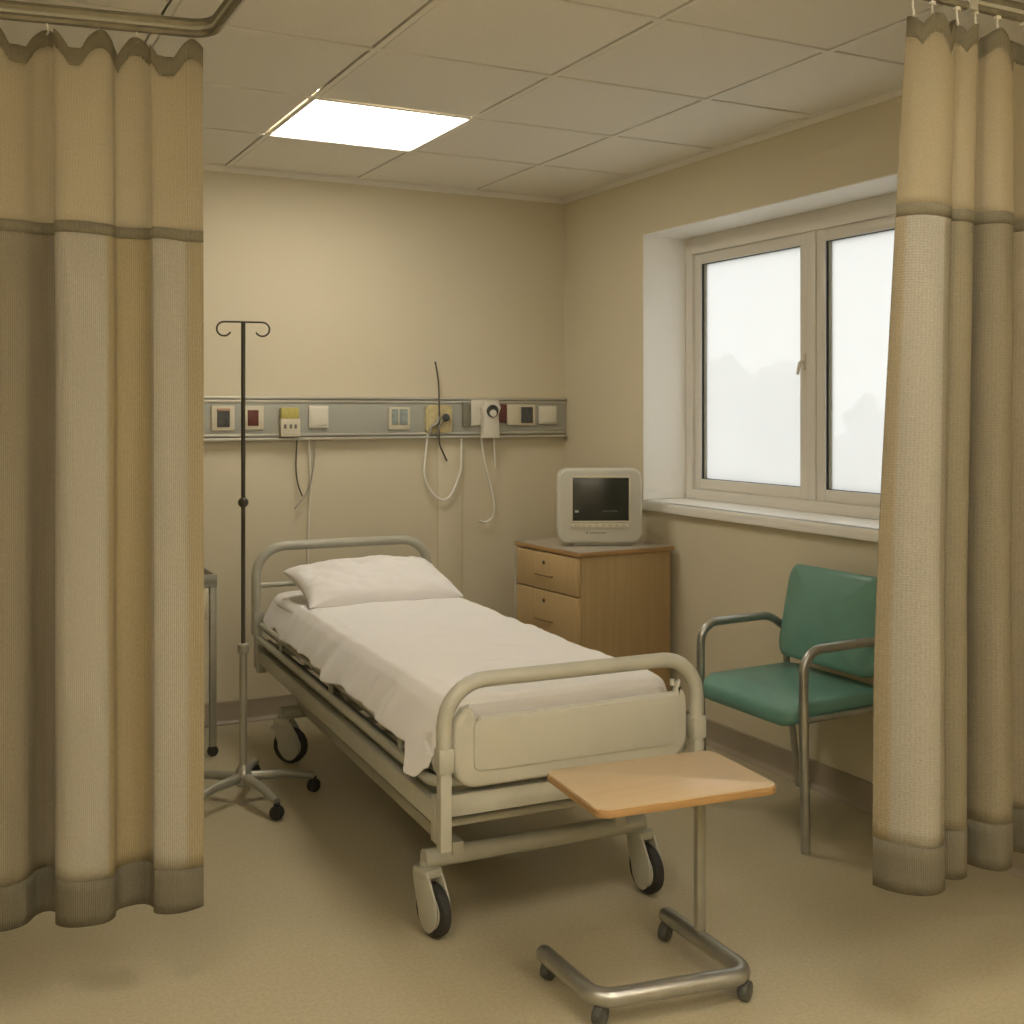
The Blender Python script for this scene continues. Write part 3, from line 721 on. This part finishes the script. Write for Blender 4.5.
# ------------------------------------------------------------------ drip stand
iv = empty('drip_stand', (1.104, 4.40, 0)); tag(iv, 'tall slim drip stand with two hooks on a five-legged wheeled base beside the bed', 'drip stand')
MB().tube([(0, 0, .09), (0, 0, .585)], .0145, n=16).build('lower_pole', STAND, iv)
MB().tube([(0, 0, .58), (0, 0, 1.835)], .0085, n=12).build('upper_pole', DARKM, iv)
MB().lathe([(.0145, 0), (.021, .004), (.021, .035), (.012, .04)], 20, T(0, 0, .565)).build('collar', STAND, iv)
MB().sphere((0, 0, 1.145), .0205, 18).build('height_knob', DARKM, iv)
MB().lathe([(.02, .055), (.032, .065), (.034, .10), (.024, .125), (.016, .14)], 20).build('hub', STAND, iv)
camdir = V((cos(-.2), sin(-.2), 0))
for s in (-1, 1):
    pts = [V((0, 0, 1.838)), camdir*s*.065+V((0, 0, 1.838))]
    for k in range(0, 13):
        a = pi/2-k*pi*1.35/12; pts.append(camdir*s*(.072+.027*cos(a))+V((0, 0, 1.811+.027*sin(a))))
    MB().tube(pts, .0035, n=8).build('hook', DARKM, iv)
for k in range(5):
    a = radians(-78+72*k); d = V((cos(a), sin(a), 0))
    lg = MB().tube([d*.02+V((0, 0, .092)), d*.15+V((0, 0, .088)), d*.272+V((0, 0, .066))], [.0185, .0175, .0155], n=12).build('leg', STAND, iv)
    m = MB(); Mw = T(*(d*.272))@RZ(a+.6)
    m.lathe([(.017, -.016), (.025, -.013), (.027, 0), (.025, .013), (.017, .016)], 20, Mw@T(.0, .0, .0275)@RX(pi/2)); m.tube([(0, 0, .035), (0, 0, .062)], .012, n=10, M=Mw)
    m.build('castor', RUBBER, lg)

# ------------------------------------------------------------------ trolley half hidden by the left curtain
tr = empty('bedside_trolley', (.905, 5.22, 0)); tag(tr, 'grey steel trolley with open tray top, partly hidden behind the left curtain', 'trolley')
for x in (-.22, .222):
    for y in (-.20, .20): MB().box((x-.014, y-.014, .045), (x+.014, y+.014, .745), bev=.003).build('post', STAND, tr)
m = MB(); m.box((-.238, -.216, .735), (.238, .216, .748), bev=.002)
for a, b in (((-.238, -.216, .748), (.238, -.204, .79)), ((-.238, .204, .748), (.238, .216, .79)), ((-.238, -.204, .748), (-.226, .204, .79)), ((.226, -.204, .748), (.238, .204, .79))): m.box(a, b, bev=.002)
m.build('tray_top', STAND, tr)
MB().box((-.20, -.235, .60), (.198, .19, .732), bev=.012).build('drawer', PLATE, tr)
MB().box((-.206, -.186, .12), (.206, .186, .14), bev=.003).build('shelf', STAND, tr)
for x in (-.22, .222):
    for y in (-.20, .20): MB().lathe([(.012, -.01), (.023, -.008), (.024, 0), (.023, .008), (.012, .01)], 18, T(x, y, .0245)@RX(pi/2)).tube([(x, y, .03), (x, y, .05)], .008).build('castor', RUBBER, tr)

# ------------------------------------------------------------------ bedside cabinet
CA = radians(4)
cb = empty('bedside_cabinet', (2.857, 4.70, 0), CA); cb.scale = (.97, 1, 1.017); tag(cb, 'oak veneer bedside cabinet with two drawers and grey top in the corner', 'cabinet')
hx, hy = .262, .265
m = MB(); m.box((-hx, -hy, .06), (hx, hy, .828), bev=.002); m.build('body', WOODS, cb)
m = MB(); m.box((-hx+.03, -hy+.02, .0), (hx-.01, hy-.02, .06)); m.build('plinth', DARKM, cb, smooth=False)
m = MB(); m.box((-hx-.018, -hy-.015, .829), (hx+.012, hy+.012, .848), bev=.003); tp = m.build('top', EDGE, cb)
MB().box((-hx-.014, -hy-.011, .848), (hx+.008, hy+.008, .8505), bev=.001).build('top_laminate', GREYTOP, tp)
def handle(d, z, L=.13, y0=-.02):
    MB().tube([(-.0005, -L/2+y0, z), (-.014, -L/2+y0, z), (-.014, L/2+y0, z), (-.0005, L/2+y0, z)], .0036, fil=.008, n=8).build('handle', simple('dull brass', (.26, .18, .09), .4, .5), d)
for k, (z0, z1) in enumerate(((.655, .822), (.42, .648), (.07, .413))):
    d = MB().box((-hx-.018, -hy+.004, z0), (-hx-.0005, hy-.004, z1), bev=.002).build('drawer' if k < 2 else 'door', WOODD, cb)
    dz = (z0+z1)/2
    MB().tube([(-hx-.019, -.06, dz-.02), (-hx-.03, -.06, dz-.02), (-hx-.03, .08, dz-.02), (-hx-.019, .08, dz-.02)], .0034, fil=.008, n=8).build('handle', simple('dull brass', (.24, .16, .08), .4, .5), d)
    MB().lathe([(.009, 0), (.009, .004), (.004, .005)], 14, T(-hx-.018, .015, z1-.045)@RY(-pi/2)).build('lock', DARKM, d)
MB().tube([(-hx-.012, hy+.010, .02), (-hx-.012, hy+.010, .80)], .009, n=8).build('towel_rail', RAILA, cb)

# monitor
mo = empty('bedside_monitor', (2.862, 4.675, .8655), radians(-24.5)); mo.scale = (1.05, 1.05, 1.05); tag(mo, 'off-white rounded patient monitor with dark screen on the bedside cabinet', 'monitor')
MBK = Matrix(((1, 0, 0, 0), (0, 0, 1, 0), (0, 1, 0, 0), (0, 0, 0, 1)))   # prism along +Y
m = MB(); m.prism(rrect(-.188, .012, .188, .345, .045), -.105, -.02, MBK, bev=.014, seg=4); body = m.build('housing', MONP, mo)
m = MB(); m.prism(rrect(-.165, .03, .165, .325, .04), -.022, .06, MBK, bev=.02, seg=3); m.build('rear_housing', MONP, mo)
m = MB(); o0, o1, i0, i1 = -.122, .136, -.117, .131
for a, b in (((-.130, .105), (.136, .113)), ((-.130, .303), (.136, .311)), ((-.130, .113), (-.122, .303)), ((.128, .113), (.136, .303))): m.box((a[0], -.110, a[1]), (b[0], -.104, b[1]), bev=.002)
m.build('bezel', MONP2, body)
MB().box((-.122, -.1075, .113), (.128, -.1045, .303), bev=.0005).build('screen', SCREEN, body)
m = MB(); m.box((-.112, -.1083, .150), (-.096, -.1073, .160)); m.build('screen_mark', simple('grey mark', (.42, .42, .38), .5), body, smooth=False)
m = MB(); m.box((.01, -.1082, .154), (.078, -.1073, .158)); m.build('screen_text_line', simple('dim screen text', (.12, .12, .10), .5), body, smooth=False)
m = MB(); m.box((-.130, -.110, .082), (.128, -.104, .102), bev=.002); m.build('button_strip', MONP2, body)
m = MB()
for x in (-.115, -.098, -.078, -.05, -.02, .01, .04, .07, .1): m.box((x, -.1105, .087), (x+.010, -.1095, .097))
m.build('button', simple('button grey', (.47, .43, .33), .5), body, smooth=False)
m = MB(); m.box((-.062, -.1062, .056), (-.055, -.1045, .063)); 
for k in range(8): m.box((-.046+k*.0095, -.1062, .057), (-.040+k*.0095, -.1045, .062))
m.build('front_lettering', GREYINK, body, smooth=False)
m = MB(); m.box((-.12, -.085, 0), (.15, .05, .016), bev=.006); m.build('foot', MONP, mo)

# ------------------------------------------------------------------ overbed table
tb = empty('overbed_table', (1.68, 2.45, 0)); tag(tb, 'small wheeled overbed table with beech top and grey tube base in the foreground', 'table')
A_, B_, D_, C_ = V((1.462, 2.655, 0)), V((1.462, 2.385, 0)), V((1.872, 2.318, 0)), V((1.882, 2.70, 0))
o3 = V((1.68, 2.45, 0)); zt = .068
ctr = [A_, B_, D_, C_]
pts = [p-o3+V((0, 0, zt)) for p in ctr]
m = MB(); m.tube(pts, .023, fil=.05, n=18)
for p, q in ((pts[0], pts[1]), (pts[3], pts[2])):
    dd = (p-q).normalized(); m.tube([p, p+dd*.012, p+dd*.018], [.023, .018, .008], n=16)
m.build('base_frame', STEEL, tb)
for p in ctr:
    q = p-o3; s = (ctr[0]+ctr[1]+ctr[2]+ctr[3])/4-o3; q = q+(s-q).normalized()*.012
    m = MB(); m.lathe([(.012, -.014), (.024, -.012), (.0265, 0), (.024, .012), (.012, .014)], 20, T(q.x, q.y, .027)@RZ(.5)@RX(pi/2)); m.tube([(q.x, q.y, .028), (q.x, q.y, .05)], .013, n=12)
    m.build('castor', DKP, tb)
px, py = 1.884-o3.x, 2.545-o3.y
m = MB(); m.box((px-.014, py-.010, .06), (px+.014, py+.010, .548), bev=.003); m.build('post', STAND, tb)
m = MB(); m.box((px-.30, py-.02, .535), (px+.03, py+.012, .548), bev=.003); m.build('support_arm', STAND, tb)
# top: slightly out-of-square plan turned a little
TPc = V((1.664, 2.415, 0)); a1 = radians(-5.5)
Mt = T(TPc.x-o3.x, TPc.y-o3.y, 0)@RZ(a1)
tt = MB().prism(rrect(-.251, -.165, .251, .165, .035), .549, .567, Mt, bev=.003).build('table_top', EDGE, tb)
MB().prism(rrect(-.248, -.162, .248, .162, .033), .5665, .570, Mt, bev=.001).build('top_laminate', WOODT, tt)

# ------------------------------------------------------------------ armchair
ch = empty('visitor_armchair', (2.885, 3.29, 0)); tag(ch, 'teal padded visitor armchair with steel tube frame below the window', 'chair')
# chair faces -X ; y=+.285 is the arm nearer the cabinet
YA = .288
for s in (-1, 1):
    MB().tube([(-.222, s*YA, .0), (-.232, s*YA, .40), (-.232, s*YA, .685), (.10, s*YA, .69), (.165, s*YA, .645)], .0165, fil=.075, n=16).build('arm_leg', STEEL, ch)
    MB().tube([(.235, s*(YA-.02), .0), (.175, s*(YA-.02), .43), (.170, s*(YA-.02), .55), (.20, s*(YA-.02), .80)], .0135, fil=.06, n=14).build('back_leg', STEEL, ch)
    MB().lathe([(.0155, 0), (.0165, .01), (.0155, .018)], 16, T(-.222, s*YA, 0)).build('foot_cap', DARKM, ch)
    MB().tube([(-.225, s*(YA), .448), (.17, s*(YA-.02), .448)], .011, n=10).build('side_rail', STEEL, ch)
m = MB(); m.tube([(-.19, -YA, .448), (-.19, YA, .448)], .011, n=10); m.tube([(.15, -YA+.02, .448), (.15, YA-.02, .448)], .011, n=10); m.build('cross_rail', STEEL, ch)
def cushion(L, Wd, Tk, r, bulge, crown, n=40, taper=0):
    """rounded cushion: x -L/2..L/2, y -Wd/2..Wd/2"""
    P = rrect(-L/2, -Wd/2, L/2, Wd/2, r, 10)
    t = bmesh.new(); rings = []
    prof = [(-1, .90), (-.95, .955), (-.7, .99), (-.2, 1.0), (.3, 1.0), (.7, .985), (.93, .95), (1, .90)]
    for z, sc in prof:
        rings.append([t.verts.new(((x*(1-(1-sc)*(.25/L*2))), (y*(1-(1-sc)*(.25/Wd*2))), z*Tk/2)) for x, y in P])
    K = len(P)
    for a, b in zip(rings, rings[1:]):
        for k in range(K): t.faces.new((a[k], a[(k+1) % K], b[(k+1) % K], b[k]))
    # caps as concentric rings
    for ring, zz, sg in ((rings[-1], Tk/2, 1), (rings[0], -Tk/2, -1)):
        prev = ring
        for f in (.97, .93, .88, .82, .75, .67, .59, .5, .41, .32, .23, .14, .06):
            cur = [t.verts.new((v.co.x*f, v.co.y*f, zz+sg*crown*(1-f**2))) for v in ring]
            for k in range(K):
                q = (prev[k], prev[(k+1) % K], cur[(k+1) % K], cur[k]); t.faces.new(q if sg > 0 else q[::-1])
            prev = cur
        cv = t.verts.new((0, 0, zz+sg*crown))
        for k in range(K):
            q = (prev[k], prev[(k+1) % K], cv); t.faces.new(q if sg > 0 else q[::-1])
    bmesh.ops.recalc_face_normals(t, faces=t.faces)
    return t
t = cushion(.47, .53, .070, .06, 0, .008)
for v in t.verts:
    x, y = v.co.x, v.co.y
    v.co.z += -.028*max(0, (-x-.10)/.14)**2 + .010*(y/.27)**2-.010     # waterfall front
m = MB(); m._merge(t, T(-.035, 0, .475)); m.build('seat', TEAL, ch, sharp=180)
t = cushion(.36, .53, .045, .065, 0, .006)
for v in t.verts:
    v.co.z += -.050*(1-(v.co.y/.265)**2)     # curved to the sitter's back
m = MB(); m._merge(t, T(.172, 0, .715)@RY(radians(-78))@Matrix.Scale(-1, 4, (0, 0, 1))); bmesh.ops.recalc_face_normals(m.bm, faces=m.bm.faces)
m.build('backrest', TEAL, ch, sharp=180)

# ------------------------------------------------------------------ light
wd = bpy.data.worlds.new('overcast sky'); bpy.context.scene.world = wd; wd.use_nodes = True
bg = wd.node_tree.nodes['Background']; bg.inputs['Color'].default_value = (1, .99, .97, 1); bg.inputs['Strength'].default_value = 1.88

vs = bpy.context.scene.view_settings
bpy.context.scene.display_settings.display_device = 'sRGB'
vs.view_transform = 'Standard'; vs.look = 'None'; vs.gamma = 1; vs.use_curve_mapping = False; vs.exposure = 0.12

bpy.context.scene.cycles.diffuse_bounces = 6
